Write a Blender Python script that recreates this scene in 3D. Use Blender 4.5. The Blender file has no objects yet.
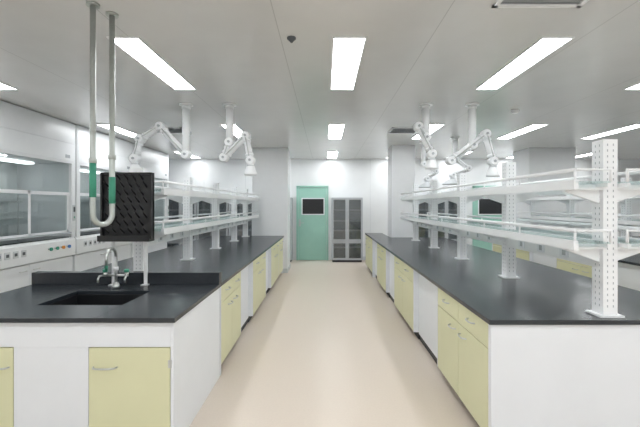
import bpy, bmesh, math
from mathutils import Vector, Matrix
sc=bpy.context.scene
F=380.0; CH=1.55; CEIL=2.85
# ---------------------------------------------------------------- materials
def mat(name,col,rough=0.5,metal=0.0,spec=0.5,noise=0.0,nscale=20.0,bump=0.0,coat=0.0):
    m=bpy.data.materials.new(name); m.use_nodes=True
    nt=m.node_tree; b=nt.nodes['Principled BSDF']
    b.inputs['Roughness'].default_value=rough; b.inputs['Metallic'].default_value=metal
    b.inputs['Specular IOR Level'].default_value=spec
    b.inputs['Coat Weight'].default_value=coat
    c=(col[0],col[1],col[2],1)
    b.inputs['Base Color'].default_value=c
    if noise>0 or bump>0:
        g=nt.nodes.new('ShaderNodeNewGeometry')
        n=nt.nodes.new('ShaderNodeTexNoise'); n.inputs['Scale'].default_value=nscale
        n.inputs['Detail'].default_value=4
        nt.links.new(g.outputs['Position'],n.inputs['Vector'])
        if noise>0:
            r=nt.nodes.new('ShaderNodeMapRange')
            r.inputs['From Min'].default_value=0.3; r.inputs['From Max'].default_value=0.7
            r.inputs['To Min'].default_value=1-noise; r.inputs['To Max'].default_value=1+noise
            nt.links.new(n.outputs['Fac'],r.inputs['Value'])
            v=nt.nodes.new('ShaderNodeVectorMath'); v.operation='SCALE'
            v.inputs[0].default_value=col
            nt.links.new(r.outputs['Result'],v.inputs['Scale'])
            nt.links.new(v.outputs['Vector'],b.inputs['Base Color'])
        if bump>0:
            bp=nt.nodes.new('ShaderNodeBump'); bp.inputs['Strength'].default_value=bump
            bp.inputs['Distance'].default_value=0.002
            nt.links.new(n.outputs['Fac'],bp.inputs['Height'])
            nt.links.new(bp.outputs['Normal'],b.inputs['Normal'])
    return m
def emis(name,col,s):
    m=bpy.data.materials.new(name); m.use_nodes=True; nt=m.node_tree
    b=nt.nodes['Principled BSDF']; b.inputs['Base Color'].default_value=(.9,.9,.9,1)
    b.inputs['Emission Color'].default_value=(*col,1); b.inputs['Emission Strength'].default_value=s
    return m
def glassm(name,tint,fac,rough=0.03):
    m=bpy.data.materials.new(name); m.use_nodes=True; nt=m.node_tree
    nt.nodes.remove(nt.nodes['Principled BSDF'])
    o=nt.nodes['Material Output']
    t=nt.nodes.new('ShaderNodeBsdfTransparent'); t.inputs['Color'].default_value=(*tint,1)
    g=nt.nodes.new('ShaderNodeBsdfGlossy'); g.inputs['Roughness'].default_value=rough
    x=nt.nodes.new('ShaderNodeMixShader'); x.inputs['Fac'].default_value=fac
    nt.links.new(t.outputs[0],x.inputs[1]); nt.links.new(g.outputs[0],x.inputs[2]); nt.links.new(x.outputs[0],o.inputs['Surface'])
    return m
def seam_mat(name,col,rough,px,py,ox,oy,w,dark,noise=0.02,spec=0.5):
    m=mat(name,col,rough,noise=noise,nscale=3.0,spec=spec); nt=m.node_tree; b=nt.nodes['Principled BSDF']
    src=b.inputs['Base Color'].links[0].from_socket
    g=nt.nodes.new('ShaderNodeNewGeometry'); s=nt.nodes.new('ShaderNodeSeparateXYZ')
    nt.links.new(g.outputs['Position'],s.inputs[0])
    outs=[]
    for ax,p,o in (('X',px,ox),('Y',py,oy)):
        if not p: continue
        a=nt.nodes.new('ShaderNodeMath'); a.operation='ADD'; a.inputs[1].default_value=100*p-o
        nt.links.new(s.outputs[ax],a.inputs[0])
        d=nt.nodes.new('ShaderNodeMath'); d.operation='MODULO'; d.inputs[1].default_value=p
        nt.links.new(a.outputs[0],d.inputs[0])
        l=nt.nodes.new('ShaderNodeMath'); l.operation='LESS_THAN'; l.inputs[1].default_value=w
        nt.links.new(d.outputs[0],l.inputs[0]); outs.append(l.outputs[0])
    f=outs[0]
    if len(outs)>1:
        mx=nt.nodes.new('ShaderNodeMath'); mx.operation='MAXIMUM'
        nt.links.new(outs[0],mx.inputs[0]); nt.links.new(outs[1],mx.inputs[1]); f=mx.outputs[0]
    mix=nt.nodes.new('ShaderNodeMix'); mix.data_type='RGBA'
    nt.links.new(f,mix.inputs['Factor']); nt.links.new(src,mix.inputs['A'])
    mix.inputs['B'].default_value=(*dark,1)
    nt.links.new(mix.outputs['Result'],b.inputs['Base Color'])
    return m
M={}
M['floor']=mat('vinyl_floor',(.70,.615,.53),.33,noise=.02,nscale=60,spec=.4)
M['ceil']=seam_mat('ceiling_panels',(.76,.77,.77),.2,1.17,0,-.35,0,.007,(.58,.59,.59))
M['wall']=seam_mat('wall_panels',(.85,.87,.88),.4,1.17,0,.1,0,.006,(.6,.62,.63))
M['white']=mat('white_enamel',(.84,.86,.88),.32,noise=.01,nscale=8)
M['whiteg']=mat('white_powdercoat',(.88,.90,.92),.28,noise=.01,nscale=8)
M['panel']=mat('cabinet_white_panel',(.80,.83,.87),.38,noise=.012,nscale=5)
M['yellow']=mat('pale_yellow_laminate',(.71,.71,.47),.38,noise=.012,nscale=5)
M['black']=mat('epoxy_black_top',(.026,.031,.038),.24,noise=.12,nscale=90,bump=.05,spec=.5)
M['blackp']=mat('black_plastic',(.012,.013,.015),.4,noise=.05)
M['kick']=mat('dark_kick',(.03,.03,.035),.6,noise=.05)
M['grey']=mat('grey_metal_paint',(.42,.45,.48),.4,noise=.02)
M['cgrey']=mat('cabinet_grey_paint',(.46,.49,.52),.4,noise=.02)
M['lgrey']=mat('light_grey_paint',(.62,.65,.67),.4,noise=.02)
M['dgrey']=mat('dark_grey',(.09,.10,.11),.5,noise=.03)
M['pipe']=mat('satin_steel_pipe',(.50,.54,.52),.38,metal=.5,noise=.05,nscale=30)
M['steel']=mat('brushed_steel',(.6,.62,.62),.3,metal=.9,noise=.05,nscale=60)
M['green']=mat('green_tape',(.05,.30,.20),.5,noise=.05)
M['teal']=mat('teal_door_paint',(.34,.60,.51),.4,noise=.02,nscale=6)
M['orange']=mat('orange_plastic',(.75,.30,.05),.4,noise=.02)
M['blue']=mat('blue_plastic',(.05,.2,.55),.4,noise=.02)
M['lamp']=emis('diffuser_emission',(.97,.99,1),16.5)
M['hlamp']=emis('hood_lamp_emission',(1,1,1),3)
M['glass']=glassm('hood_glass',(.88,.92,.92),.14)
M['dglass']=glassm('cabinet_glass',(.66,.70,.72),.12)
M['sglass']=glassm('shelf_glass',(.88,.95,.94),.25,.1)
M['liner']=mat('hood_liner',(.70,.74,.74),.5,noise=.02)
# ---------------------------------------------------------------- mesh builder
class MB:
    def __init__(s,name): s.name=name; s.bm=bmesh.new(); s.mats=[]
    def mi(s,k):
        if k not in s.mats: s.mats.append(k)
        return s.mats.index(k)
    def box(s,x0,x1,y0,y1,z0,z1,k):
        i=s.mi(k)
        if x0>x1:x0,x1=x1,x0
        if y0>y1:y0,y1=y1,y0
        v=[s.bm.verts.new(p) for p in ((x0,y0,z0),(x1,y0,z0),(x1,y1,z0),(x0,y1,z0),(x0,y0,z1),(x1,y0,z1),(x1,y1,z1),(x0,y1,z1))]
        for f in ((3,2,1,0),(4,5,6,7),(0,1,5,4),(1,2,6,5),(2,3,7,6),(3,0,4,7)):
            s.bm.faces.new([v[j] for j in f]).material_index=i
    def prism(s,pts,ax,a0,a1,k):
        i=s.mi(k)
        def P(p,a): 
            l=list(p); l.insert(ax,a); return l
        A=[s.bm.verts.new(P(p,a0)) for p in pts]; B=[s.bm.verts.new(P(p,a1)) for p in pts]
        n=len(pts); fs=[s.bm.faces.new(A),s.bm.faces.new(B[::-1])]
        for j in range(n): fs.append(s.bm.faces.new((A[j],B[j],B[(j+1)%n],A[(j+1)%n])))
        for f in fs: f.material_index=i
        bmesh.ops.recalc_face_normals(s.bm,faces=fs)
    def rings(s,pts,rad,k,seg=12,cap=True):
        i=s.mi(k); pts=[Vector(p) for p in pts]; n=len(pts)
        T=[]
        for j in range(n):
            if j==0:t=pts[1]-pts[0]
            elif j==n-1:t=pts[-1]-pts[-2]
            else:t=(pts[j+1]-pts[j]).normalized()+(pts[j]-pts[j-1]).normalized()
            T.append(t.normalized() if t.length>1e-9 else T[-1])
        u=T[0].orthogonal().normalized(); R=[]
        for j in range(n):
            u=(u-T[j]*u.dot(T[j])).normalized(); w=T[j].cross(u)
            r=rad[j] if isinstance(rad,(list,tuple)) else rad
            R.append([s.bm.verts.new(pts[j]+u*r*math.cos(a)+w*r*math.sin(a)) for a in [2*math.pi*q/seg for q in range(seg)]])
        for j in range(n-1):
            for q in range(seg):
                f=s.bm.faces.new((R[j][q],R[j][(q+1)%seg],R[j+1][(q+1)%seg],R[j+1][q])); f.smooth=True; f.material_index=i
        if cap:
            for rr in (R[0][::-1],R[-1]):
                f=s.bm.faces.new(rr); f.material_index=i
    def cyl(s,p0,p1,r,k,seg=16,r1=None):
        s.rings([p0,p1],[r,r if r1 is None else r1],k,seg)
    def done(s,bevel=0):
        me=bpy.data.meshes.new(s.name)
        xs=[v.co for v in s.bm.verts]
        c=Vector(((min(p.x for p in xs)+max(p.x for p in xs))/2,(min(p.y for p in xs)+max(p.y for p in xs))/2,min(p.z for p in xs)))
        bmesh.ops.translate(s.bm,verts=s.bm.verts,vec=-c)
        s.bm.to_mesh(me); s.bm.free()
        for k in s.mats: me.materials.append(M[k])
        o=bpy.data.objects.new(s.name,me); sc.collection.objects.link(o); o.location=c
        if bevel:
            b=o.modifiers.new('bevel','BEVEL'); b.width=bevel; b.segments=2; b.limit_method='ANGLE'; b.angle_limit=math.radians(50)
        return o
def arc(c,r,a0,a1,n,u,w):
    c=Vector(c);u=Vector(u);w=Vector(w)
    return [c+u*r*math.cos(a0+(a1-a0)*i/n)+w*r*math.sin(a0+(a1-a0)*i/n) for i in range(n+1)]
# ---------------------------------------------------------------- room
XL,XR,YF,YB=-4.9,9.0,-3.0,10.7
def slab(n,a,k):
    m=MB(n); m.box(*a,k); return m.done()
slab('floor',(XL-.1,XR+.1,YF-.1,YB+.1,-.1,0),'floor')
slab('ceiling',(XL-.1,XR+.1,YF-.1,YB+.1,CEIL,CEIL+.1),'ceil')
slab('wall_left',(XL-.1,XL,YF,YB,0,CEIL),'wall')
slab('wall_right',(XR,XR+.1,YF,YB,0,CEIL),'wall')
slab('wall_back',(XL-.1,XR+.1,YB,YB+.1,0,CEIL),'wall')
slab('wall_front',(XL-.1,XR+.1,YF-.1,YF,0,CEIL),'wall')
slab('baseboard_back',(1.06,4.13,YB-.015,YB,0,.1),'lgrey')
def column(x0,x1,y0,y1):
    m=MB('structural_column'); m.box(x0,x1,y0,y1,0,CEIL,'white')
    m.box(x0-.008,x1+.008,y0-.008,y1+.008,0,.1,'lgrey')
    for x in (x0,x1):
        m.box(x-.012,x+.012,y0-.006,y0+.012,.1,CEIL,'whiteg')
    m.done(.003)
column(-1.66,-.86,8.67,9.4)
column(1.46,1.95,8.25,8.85)
column(4.65,5.70,8.66,9.4)
# doors
def door(n,x0,x1,h):
    m=MB(n); y=YB-.004
    m.box(x0,x0+.05,y-.05,y,0,h,'teal'); m.box(x1-.05,x1,y-.05,y,0,h,'teal'); m.box(x0,x1,y-.05,y,h-.05,h,'teal')
    m.box(x0+.055,x1-.055,y-.035,y,.005,h-.055,'teal')
    m.box(x0+.14,x1-.1,y-.045,y-.03,h-.82,h-.34,'white')
    m.box(x0+.17,x1-.13,y-.049,y-.03,h-.79,h-.37,'blackp')
    m.box(x0+.075,x0+.115,y-.043,y-.03,.95,1.15,'steel')
    m.rings([(x0+.095,y-.04,1.05),(x0+.095,y-.085,1.05),(x0+.21,y-.085,1.05)],.011,'steel',8)
    for z in (.3,1.0,1.75): m.box(x1-.06,x1-.045,y-.045,y-.03,z,z+.1,'steel')
    m.done(.002)
door('door_1',-.80,.09,2.09)
door('door_2',4.15,5.1,2.09)
# glazed storage cabinets
def cabinet(x0,w=.84,h=1.75,d=.42,y=YB-.005):
    m=MB('glass_storage_cabinet'); x1=x0+w; yb=y; yf=y-d; t=.025
    m.box(x0,x0+t,yf,yb,0.06,h,'cgrey'); m.box(x1-t,x1,yf,yb,.06,h,'cgrey')
    m.box(x0,x1,yf,yb,h-t,h,'cgrey'); m.box(x0+t,x1-t,yf,yb,.06,.09,'cgrey'); m.box(x0+t,x1-t,yb-.02,yb,.09,h-t,'cgrey')
    m.box(x0+.02,x1-.02,yf+.03,yb-.02,0,.06,'kick')
    for z in (.38,.84,1.10,1.40): m.box(x0+t,x1-t,yf+.02,yb-.02,z,z+.026,'white')
    xm=(x0+x1)/2
    for a,b,hx in ((x0+.005,xm-.003,xm-.03),(xm+.003,x1-.005,xm+.03)):
        f=.045
        for z0,z1 in ((.07,.56),(.58,h-.01)):
            m.box(a,a+f,yf-.02,yf,z0,z1,'cgrey'); m.box(b-f,b,yf-.02,yf,z0,z1,'cgrey')
            m.box(a+f,b-f,yf-.02,yf,z0,z0+f,'cgrey'); m.box(a+f,b-f,yf-.02,yf,z1-f,z1,'cgrey')
            m.box(a+f,b-f,yf-.012,yf-.008,z0+f,z1-f,'dglass')
        m.rings([(hx,yf-.02,1.0),(hx,yf-.045,1.01),(hx,yf-.045,1.14),(hx,yf-.02,1.15)],.007,'steel',8)
    m.done()
cabinet(.18)
for x in (-4.32,-3.46,-2.60,-1.74): cabinet(x)
for x in (2.0,2.86): cabinet(x)
# ---------------------------------------------------------------- ceiling items
def lightpanel(xc,y0,y1,w=.24):
    m=MB('ceiling_light_panel'); x0,x1=xc-w/2,xc+w/2; z=CEIL; f=.014
    m.box(x0-f,x0,y0-f,y1+f,z-.012,z,'whiteg'); m.box(x1,x1+f,y0-f,y1+f,z-.012,z,'whiteg')
    m.box(x0,x1,y0-f,y0,z-.012,z,'whiteg'); m.box(x0,x1,y1,y1+f,z-.012,z,'whiteg')
    m.box(x0,x1,y0,y1,z-.008,z-.001,'lamp'); m.done()
for y0 in (-2.7,-.15,2.94,6.1,9.2):
    for xc in (-3.55,-1.56,.19,1.80,3.46,5.1,6.75):
        lightpanel(xc,y0,y0+1.3,.24 if abs(xc-.19)<.01 else .22)
def grille(x0,x1,y0,y1):
    m=MB('ceiling_air_vent'); z=CEIL
    m.box(x0,x1,y0,y0+.03,z-.015,z,'whiteg'); m.box(x0,x1,y1-.03,y1,z-.015,z,'whiteg')
    m.box(x0,x0+.03,y0,y1,z-.015,z,'whiteg'); m.box(x1-.03,x1,y0,y1,z-.015,z,'whiteg')
    m.box(x0+.03,x1-.03,y0+.03,y1-.03,z-.002,z,'grey')
    n=12
    for i in range(n):
        y=y0+.04+(y1-y0-.09)*i/(n-1)
        m.prism([(y,z-.014),(y+.004,z-.014),(y+.030,z-.002),(y+.026,z-.002)],0,x0+.03,x1-.03,'white')
    m.done()
grille(1.09,1.66,1.95,2.48); grille(1.12,1.62,6.35,6.85); grille(-2.9,-2.4,6.35,6.85)
m=MB('smoke_detector')
m.rings([(-.26,2.95,CEIL),(-.26,2.95,CEIL-.012),(-.26,2.95,CEIL-.025),(-.26,2.95,CEIL-.04)],[.035,.035,.02,.008],'dgrey',16); m.done()
m=MB('smoke_detector')
m.rings([(2.6,5.2,CEIL),(2.6,5.2,CEIL-.02),(2.6,5.2,CEIL-.045)],[.05,.05,.03],'whiteg',16); m.done()
# ---------------------------------------------------------------- benches
def handle_x(m,x,out,yc,z,L=.12):
    m.rings([(x,yc-L/2,z),(x+out*.02,yc-L/2+.008,z),(x+out*.03,yc-L/4,z),(x+out*.032,yc,z),(x+out*.03,yc+L/4,z),(x+out*.02,yc+L/2-.008,z),(x,yc+L/2,z)],.0055,'steel',8)
def handle_y(m,xc,y,z,L=.13):
    m.rings([(xc-L/2,y,z),(xc-L/2+.008,y-.02,z),(xc-L/4,y-.03,z),(xc,y-.032,z),(xc+L/4,y-.03,z),(xc+L/2-.008,y-.02,z),(xc+L/2,y,z)],.006,'steel',8)
TH=.03; ZT=.85; ZC=ZT-TH; OV=.018
def sideface(m,x,out,segs):
    for y0,y1,k in segs:
        xi=x-out*.70
        if k in('U','V'):
            m.box(x-out*.02,xi,y0,y1,.085,ZC,'panel')
            m.box(x-out*.06,xi,y0+.01,y1-.01,0,.085,'kick')
            n=2 if (y1-y0)>.7 else 1
            w=(y1-y0-.03)/n
            m.box(x,x-out*.02,y0,y0+.012,.085,ZC,'panel'); m.box(x,x-out*.02,y1-.012,y1,.085,ZC,'panel')
            for i in range(n):
                a=y0+.015+w*i+.003; b=a+w-.006
                m.box(x,x-out*.02,a,b,.655,ZC-.012,'yellow')
                m.box(x,x-out*.02,a,b,.09,.648,'yellow')
                handle_x(m,x,out,(a+b)/2,.745)
                hy=b-.11 if i==0 else a+.11
                handle_x(m,x,out,hy,.585)
        elif k=='K':
            m.box(x-out*.06,x-out*.085,y0,y1,.07,ZC,'panel')
            m.box(x-out*.07,x-out*.10,y0,y1,0,.07,'kick')
def bench(x0,x1,y0,y1,L,R):
    m=MB('lab_bench')
    m.box(x0,x1,y0,y1,ZC,ZT,'black')
    sideface(m,x0+OV,-1,L); sideface(m,x1-OV,1,R)
    m.box(x0+OV,x1-OV,y0+OV,y0+.05,0.0,ZC,'panel')
    m.box(x0+OV,x1-OV,y1-.05,y1-OV,0,ZC,'panel')
    xm=(x0+x1)/2
    m.box(xm-.02,xm+.02,y0+.05,y1-.05,.0,ZC,'panel')
    return m
S1=[(2.36,3.45,'U'),(3.45,4.37,'K'),(4.37,5.6,'U'),(5.6,6.35,'K'),(6.35,7.45,'U'),(7.45,8.15,'K')]
m=bench(1.0,2.56,2.31,8.2,S1,S1)
m.box(1.0,1.42,8.2,9.5,ZC,ZT,'black'); m.box(1.03,1.39,8.2,9.47,.085,ZC,'panel'); m.box(1.06,1.37,8.2,9.45,0,.085,'kick')
for a in (8.2,8.84):
    m.box(1.01,1.03,a+.005,a+.62,.655,ZC-.012,'yellow'); m.box(1.01,1.03,a+.005,a+.62,.09,.648,'yellow')
    handle_x(m,1.01,-1,a+.3,.745); handle_x(m,1.01,-1,a+.45,.585)
m.done(.0025)
S2=[(3.45,4.3,'U'),(4.3,5.0,'K'),(5.0,6.1,'U'),(6.1,6.7,'K'),(6.7,7.8,'U'),(7.8,8.6,'U')]
bench(-2.58,-.93,3.425,8.65,S2,S2).done(.0025)
S3=[(3.0,4.2,'U'),(4.2,5.0,'K'),(5.0,6.2,'U'),(6.2,7.0,'K'),(7.0,8.55,'U')]
bench(3.75,5.3,2.9,8.6,S3,S3).done(.0025)
bench(6.5,8.0,2.9,8.6,S3,S3).done(.0025)
# sink bench
m=MB('sink_bench'); X0,X1,Y0,Y1=-2.58,-.93,2.35,3.42
sx0,sx1,sy0,sy1=-2.02,-1.42,2.66,3.10
m.box(X0,sx0,Y0,Y1,ZC,ZT,'black'); m.box(sx1,X1,Y0,Y1,ZC,ZT,'black')
m.box(sx0,sx1,Y0,sy0,ZC,ZT,'black'); m.box(sx0,sx1,sy1,Y1,ZC,ZT,'black')
zb=.57;t=.015
m.box(sx0,sx1,sy0,sy1,zb,zb+t,'blackp'); m.box(sx0-t,sx0,sy0,sy1,zb,ZC,'blackp'); m.box(sx1,sx1+t,sy0,sy1,zb,ZC,'blackp')
m.box(sx0-t,sx1+t,sy0-t,sy0,zb,ZC,'blackp'); m.box(sx0-t,sx1+t,sy1,sy1+t,zb,ZC,'blackp')
m.cyl(((sx0+sx1)/2,2.9,zb+t),((sx0+sx1)/2,2.9,zb+t+.004),.04,'steel')
m.box(X0,X1,3.34,Y1,ZT,.955,'black')
fx0,fx1,fy=X0+OV,X1-OV,Y0+.03
m.box(fx1-.02,fx1,fy,Y1,0,ZC,'panel'); m.box(fx0,fx0+.02,fy,Y1,0,ZC,'panel')
m.box(fx0+.02,fx1-.02,fy,fy+.02,.66,ZC,'panel')
m.box(-1.95,-1.482,fy,fy+.02,.08,.66,'panel')
m.box(fx0+.02,fx1-.02,fy+.05,fy+.07,0,.08,'kick')
m.box(fx0+.02,fx1-.02,fy+.02,Y1,.08,.10,'panel'); m.box(fx0+.02,fx1-.02,Y1-.02,Y1,.1,ZC,'panel')
m.box(-1.478,fx1-.023,fy-.002,fy+.018,.085,.655,'yellow'); m.box(fx0+.023,-1.954,fy-.002,fy+.018,.085,.655,'yellow')
handle_y(m,-1.375,fy-.002,.535,.15); handle_y(m,-2.05,fy-.002,.535,.15)
m.box(fx1-.034,fx1-.012,fy-.006,fy,.53,.58,'steel')
m.done(.0025)
# ---------------------------------------------------------------- shelving racks
def rack(xc,ys,top=1.96,zl=(1.32,1.69)):
    m=MB('bench_shelving_rack'); z0=ZT+.001; hw=.26
    for y in ys:
        m.box(xc-.045,xc+.045,y-.05,y+.05,z0+.012,top,'whiteg')
        m.box(xc-.075,xc+.075,y-.07,y+.07,z0,z0+.012,'whiteg')
        z=z0+.06
        while z<top-.03:
            for dx in (-.018,.018):
                m.box(xc+dx-.003,xc+dx+.003,y-.0508,y-.0498,z,z+.014,'grey')
            for dy in (-.018,.018):
                m.box(xc-.0458,xc-.0448,y+dy-.003,y+dy+.003,z,z+.014,'grey')
                m.box(xc+.0448,xc+.0458,y+dy-.003,y+dy+.003,z,z+.014,'grey')
            z+=.036
        for zz in zl:
            for s in (-1,1):
                a=xc+s*.045; b=xc+s*hw
                m.prism([(a,zz-.13),(a,zz-.012),(b,zz-.012),(b,zz-.055),(b-s*.06,zz-.075)],1,y-.02,y+.02,'whiteg')
                m.box(a,b,y-.055,y+.055,zz-.045,zz-.03,'whiteg')
    ya,yb=ys[0]-.12,ys[-1]+.12
    for zz in zl:
        for s in (-1,1):
            b=xc+s*hw; a=xc+s*.05
            m.box(min(a,b),max(a,b),ya,yb,zz-.006,zz+.004,'sglass')
            m.box(b-.014,b+.014,ya,yb,zz-.045,zz+.012,'whiteg')
            m.box(a,a+s*.02,ya,yb,zz-.03,zz-.006,'whiteg')
            m.rings([(b,ya,zz+.075),(b,yb,zz+.075)],.013,'whiteg',10)
            n=int((yb-ya)/.6)
            for i in range(n+1):
                y=ya+.01+(yb-ya-.02)*i/n
                m.cyl((b,y,zz),(b,y,zz+.075),.007,'whiteg',8)
            m.rings([(a,ya,zz+.0),(a,ya,zz+.075),(b,ya,zz+.075)],.009,'whiteg',8)
    zz=zl[0]
    for i in range(len(ys)-1):
        m.box(xc-.035,xc+.035,ys[i]+.05,ys[i+1]-.05,zz-.17,zz-.06,'whiteg')
        for q in range(3):
            y=ys[i]+.3+q*.3
            for s in(-1,1): m.box(xc+s*.035,xc+s*.04,y,y+.1,zz-.15,zz-.08,'panel'); m.box(xc+s*.04,xc+s*.041,y+.03,y+.07,zz-.135,zz-.095,'grey')
    m.done()
rack(1.78,[2.42,3.68,4.94,6.2,7.46])
rack(-1.755,[3.62,4.86,6.1,7.35,8.4],top=1.9)
rack(4.52,[3.1,4.4,5.7,7.0,8.3])
rack(7.25,[3.1,4.4,5.7,7.0,8.3])
# ---------------------------------------------------------------- extraction arms
def arm(x,y,pts,hood,hm='whiteg'):
    m=MB('fume_extraction_arm')
    m.cyl((x,y,CEIL-.02),(x,y,CEIL),.085,'whiteg',24)
    m.cyl((x,y,CEIL-.06),(x,y,CEIL-.02),.055,'whiteg',24)
    P=[Vector((x,y,CEIL-.06))]+[Vector((a,y+dy,b)) for a,dy,b in pts]
    for i in range(len(P)-1):
        a,b=P[i],P[i+1]; d=(b-a).normalized()
        r=.048 if i==0 else .041
        m.cyl(a,b,r,'whiteg',20)
        if i>0:
            m.cyl(a+d*.06,a+d*.09,r+.01,'whiteg',20); m.cyl(b-d*.09,b-d*.06,r+.01,'whiteg',20)
            o=Vector((0,-.055,0))
            m.cyl(a+o+d*.03,b+o-d*.03,.007,'steel',8)
    for p in P[1:]:
        o=Vector((0,.062,0)); m.rings([p-o,p-o*.8,p+o*.8,p+o],[.045,.057,.057,.045],'whiteg',20)
        m.cyl(p-o*1.25,p-o,.016,'grey',12)
    e=P[-1]; h=hood
    m.rings([e,e-Vector((0,0,.06)),e-Vector((0,0,.09)),e-Vector((0,0,.17)),e-Vector((0,0,.19))],[.036,.038,.055,h,h],hm,24)
    m.rings([e-Vector((0,0,.06)),e-Vector((0,0,.075))],[.048,.048],'lgrey',20)
    m.done()
arm(-1.79,4.9,[(-1.79,0,2.2),(-2.12,0,2.56),(-2.38,0,2.40),(-2.42,-.05,2.14)],.08)
arm(-1.23,4.9,[(-1.23,0,2.36),(-1.30,0,2.16),(-1.02,0,2.44),(-.95,-.05,2.12)],.08)
arm(1.30,4.9,[(1.30,0,2.42),(1.20,0,2.56),(1.36,-.05,2.2)],.08)
arm(1.90,4.9,[(1.90,0,2.32),(1.62,0,2.12),(2.06,-.02,2.46),(2.12,-.1,2.1)],.08)
arm(2.50,7.3,[(2.50,0,2.45),(2.75,0,2.25),(2.45,0,2.13)],.19,'lgrey')
arm(2.05,7.9,[(2.05,0,2.40),(2.3,0,2.25),(2.12,0,2.10)],.19,'lgrey')
# ---------------------------------------------------------------- suspended pipe loop
m=MB('suspended_service_pipes')
A=Vector((-1.500,2.455,0)); B=Vector((-1.448,2.585,0)); C=(A+B)/2; d=(B-A).normalized(); r=(B-A).length/2
def at(p,z): return Vector((p.x,p.y,z))
zb=1.42+r
m.rings([at(A,CEIL),at(A,zb)]+arc(at(C,zb),r,math.pi,2*math.pi,14,d,(0,0,1))[1:]+[at(B,CEIL)],.018,'pipe',14)
for p in (A,B): m.cyl(at(p,CEIL-.015),at(p,CEIL),.04,'pipe')
m.cyl(at(A,1.60),at(A,1.82),.0205,'green',14); m.cyl(at(B,1.56),at(B,1.74),.0205,'green',14)
m.cyl(at(A,1.82),at(A,1.85),.024,'pipe',14); m.cyl(at(B,1.86),at(B,1.89),.024,'pipe',14)
m.done()
# ---------------------------------------------------------------- drying rack
m=MB('pegboard_drying_rack'); x0,x1=-1.93,-1.49; y=3.29; z0,z1=1.26,1.83
m.box(x0,x1,y,y+.03,z0,z1,'blackp')
m.box(x0,x0+.015,y-.03,y+.03,z0,z1,'blackp'); m.box(x1-.015,x1,y-.03,y+.03,z0,z1,'blackp'); m.box(x0,x1,y-.03,y+.03,z1-.015,z1,'blackp')
m.box(x0,x1,y-.07,y+.03,z0-.02,z0,'blackp'); m.box(x0,x1,y-.075,y-.065,z0-.02,z0+.03,'blackp')
for i in range(6):
    for j in range(8):
        px=x0+.055+i*.066+(.033 if j%2 else 0)
        if px>x1-.04: continue
        pz=z0+.05+j*.066
        m.rings([(px,y,pz),(px,y-.07,pz+.045)],[.008,.005],'blackp',8)
for x in (x0+.08,x1-.08):
    m.box(x-.015,x+.015,y+.03,y+.045,.852,1.6,'whiteg')
    m.box(x-.03,x+.03,y,y+.045,.851,.858,'whiteg')
m.done(.002)
# faucet
m=MB('lab_faucet'); x,y=-1.76,3.2; b0=.851
m.rings([(x,y,b0),(x,y,.87),(x,y,.9)],[.03,.03,.02],'steel',20)
R=.07
m.rings([(x,y,.9),(x,y,1.12)]+arc((x,y-R,1.12),R,0,math.pi,10,(0,1,0),(0,0,1))+[(x,y-2*R,1.06)],.012,'steel',14)
m.rings([(x,y-2*R,1.06),(x,y-2*R,1.02)],[.014,.007],'green',12)
m.cyl((x-.09,y,.96),(x+.09,y,.96),.011,'steel',12)
for s in (-1,1):
    xx=x+s*.09
    m.rings([(xx,y,.95),(xx,y,.985)],.016,'steel',12); m.rings([(xx,y,.985),(xx,y,1.01)],.02,'green',12)
    m.rings([(xx,y,.96),(xx+s*.02,y-.05,.96),(xx+s*.02,y-.07,.94),(xx+s*.02,y-.07,.91)],.008,'steel',10)
m.cyl((x,y,1.0),(x,y,1.03),.02,'whiteg',14)
m.done()
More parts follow.
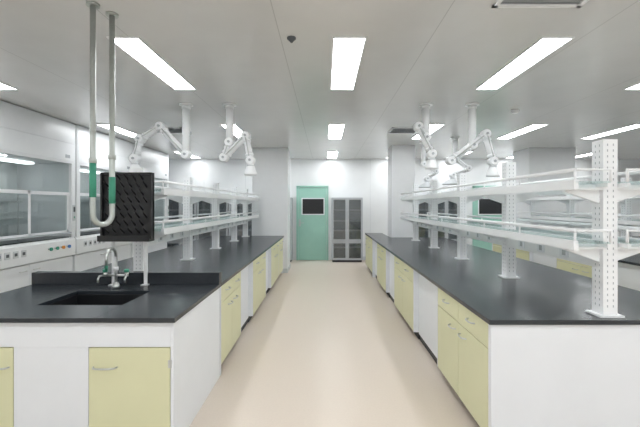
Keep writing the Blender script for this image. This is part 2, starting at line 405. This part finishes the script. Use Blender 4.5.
# ---------------------------------------------------------------- fume hoods
def hood(y0,y1):
    m=MB('fume_hood'); xf,xb=-4.0,-4.88; H=2.84
    m.box(xb,xf-.06,y0,y1,.08,.76,'panel'); m.box(xb,xf-.1,y0,y1,0,.08,'kick')
    ym=(y0+y1)/2
    for a,b in ((y0+.01,ym-.003),(ym+.003,y1-.01)):
        m.box(xf-.06,xf-.04,a,b,.1,.74,'panel')
    handle_x(m,xf-.04,1,ym-.12,.66); handle_x(m,xf-.04,1,ym+.12,.66)
    m.prism([(xb,.76),(xf,.76),(xf,1.0),(xf-.03,1.04),(xb,1.04)],1,y0,y1,'white')
    for i in range(5):
        y=y0+.18+i*.13
        m.box(xf,xf+.006,y,y+.085,.86,.95,'lgrey'); m.box(xf+.006,xf+.008,y+.02,y+.065,.885,.925,'dgrey')
    for i,k in enumerate(('blue','orange','green','green')):
        y=y1-.2-i*.13
        m.cyl((xf,y,.91),(xf+.03,y,.91),.014,'steel',10); m.cyl((xf+.03,y,.91),(xf+.05,y,.91),.025,k,12)
    m.box(xf-.8,xf-.03,y0+.1,y1-.1,1.04,1.055,'black')
    for a,b in ((y0,y0+.09),(y1-.09,y1)):
        m.box(xb,xf,a,b,1.04,2.2,'white')
    m.box(xf,xf+.012,y1-.075,y1-.015,1.30,1.55,'lgrey'); m.box(xf+.012,xf+.014,y1-.065,y1-.025,1.44,1.52,'dgrey')
    m.box(xf+.012,xf+.016,y1-.055,y1-.035,1.34,1.37,'green')
    m.box(xb,xb+.02,y0+.09,y1-.09,1.055,2.2,'liner')
    m.box(xb+.06,xb+.07,y0+.15,y1-.15,1.12,1.55,'liner'); m.box(xb+.06,xb+.07,y0+.15,y1-.15,1.6,2.05,'liner')
    m.box(xb,xf,y0,y1,2.2,H,'white')
    m.box(xf,xf+.006,y0+.03,y1-.03,2.24,2.5,'whiteg'); m.box(xf,xf+.006,y0+.03,y1-.03,2.52,2.82,'whiteg')
    m.box(xf+.006,xf+.010,y1-.24,y1-.14,2.28,2.33,'grey')
    m.box(xf-.05,xf-.044,y0+.09,y1-.09,1.72,2.2,'glass')
    m.box(xf-.055,xf-.035,y0+.09,y1-.09,1.70,1.745,'whiteg')
    ys=[y0+.09,ym,y1-.09]
    for i in range(2):
        a,b=ys[i],ys[i+1]; xx=xf-.03-.02*i
        for c,d2,e,f in ((a,a+.035,1.12,1.75),(b-.035,b,1.12,1.75),(a,b,1.12,1.155),(a,b,1.705,1.75)):
            m.box(xx-.01,xx,c,d2,e,f,'whiteg')
        m.box(xx-.007,xx-.003,a+.035,b-.035,1.155,1.715,'glass')
    m.box(xf-.03,xf-.0,y0+.09,y1-.09,1.10,1.125,'grey')
    for z in (1.35,1.6): m.cyl((xb+.2,y0+.2,z),(xb+.2,y1-.2,z),.008,'steel',8)
    for q in range(4):
        yy=y0+.3+q*.4
        m.cyl((xb+.2,yy,1.055),(xb+.2,yy,1.7),.008,'steel',8)
    m.box(xb+.3,xb+.45,y0+.3,y1-.3,2.17,2.2,'hlamp')
    m.done(.003)
for a in (2.5,4.30,6.12,7.94): hood(a,a+1.79)
# ---------------------------------------------------------------- world, camera
w=bpy.data.worlds.new('World'); sc.world=w; w.use_nodes=True
w.node_tree.nodes['Background'].inputs['Color'].default_value=(.8,.85,.9,1)
w.node_tree.nodes['Background'].inputs['Strength'].default_value=.3
cd=bpy.data.cameras.new('camera'); cam=bpy.data.objects.new('camera',cd); sc.collection.objects.link(cam)
cam.location=(0,0,CH); cam.rotation_euler=(math.radians(90),0,0)
cd.sensor_width=36; cd.lens=F/640*36; cd.shift_x=-5/640; cd.shift_y=-8.5/640
cd.clip_start=.05; sc.camera=cam
sc.view_settings.view_transform='Standard'; sc.view_settings.exposure=0
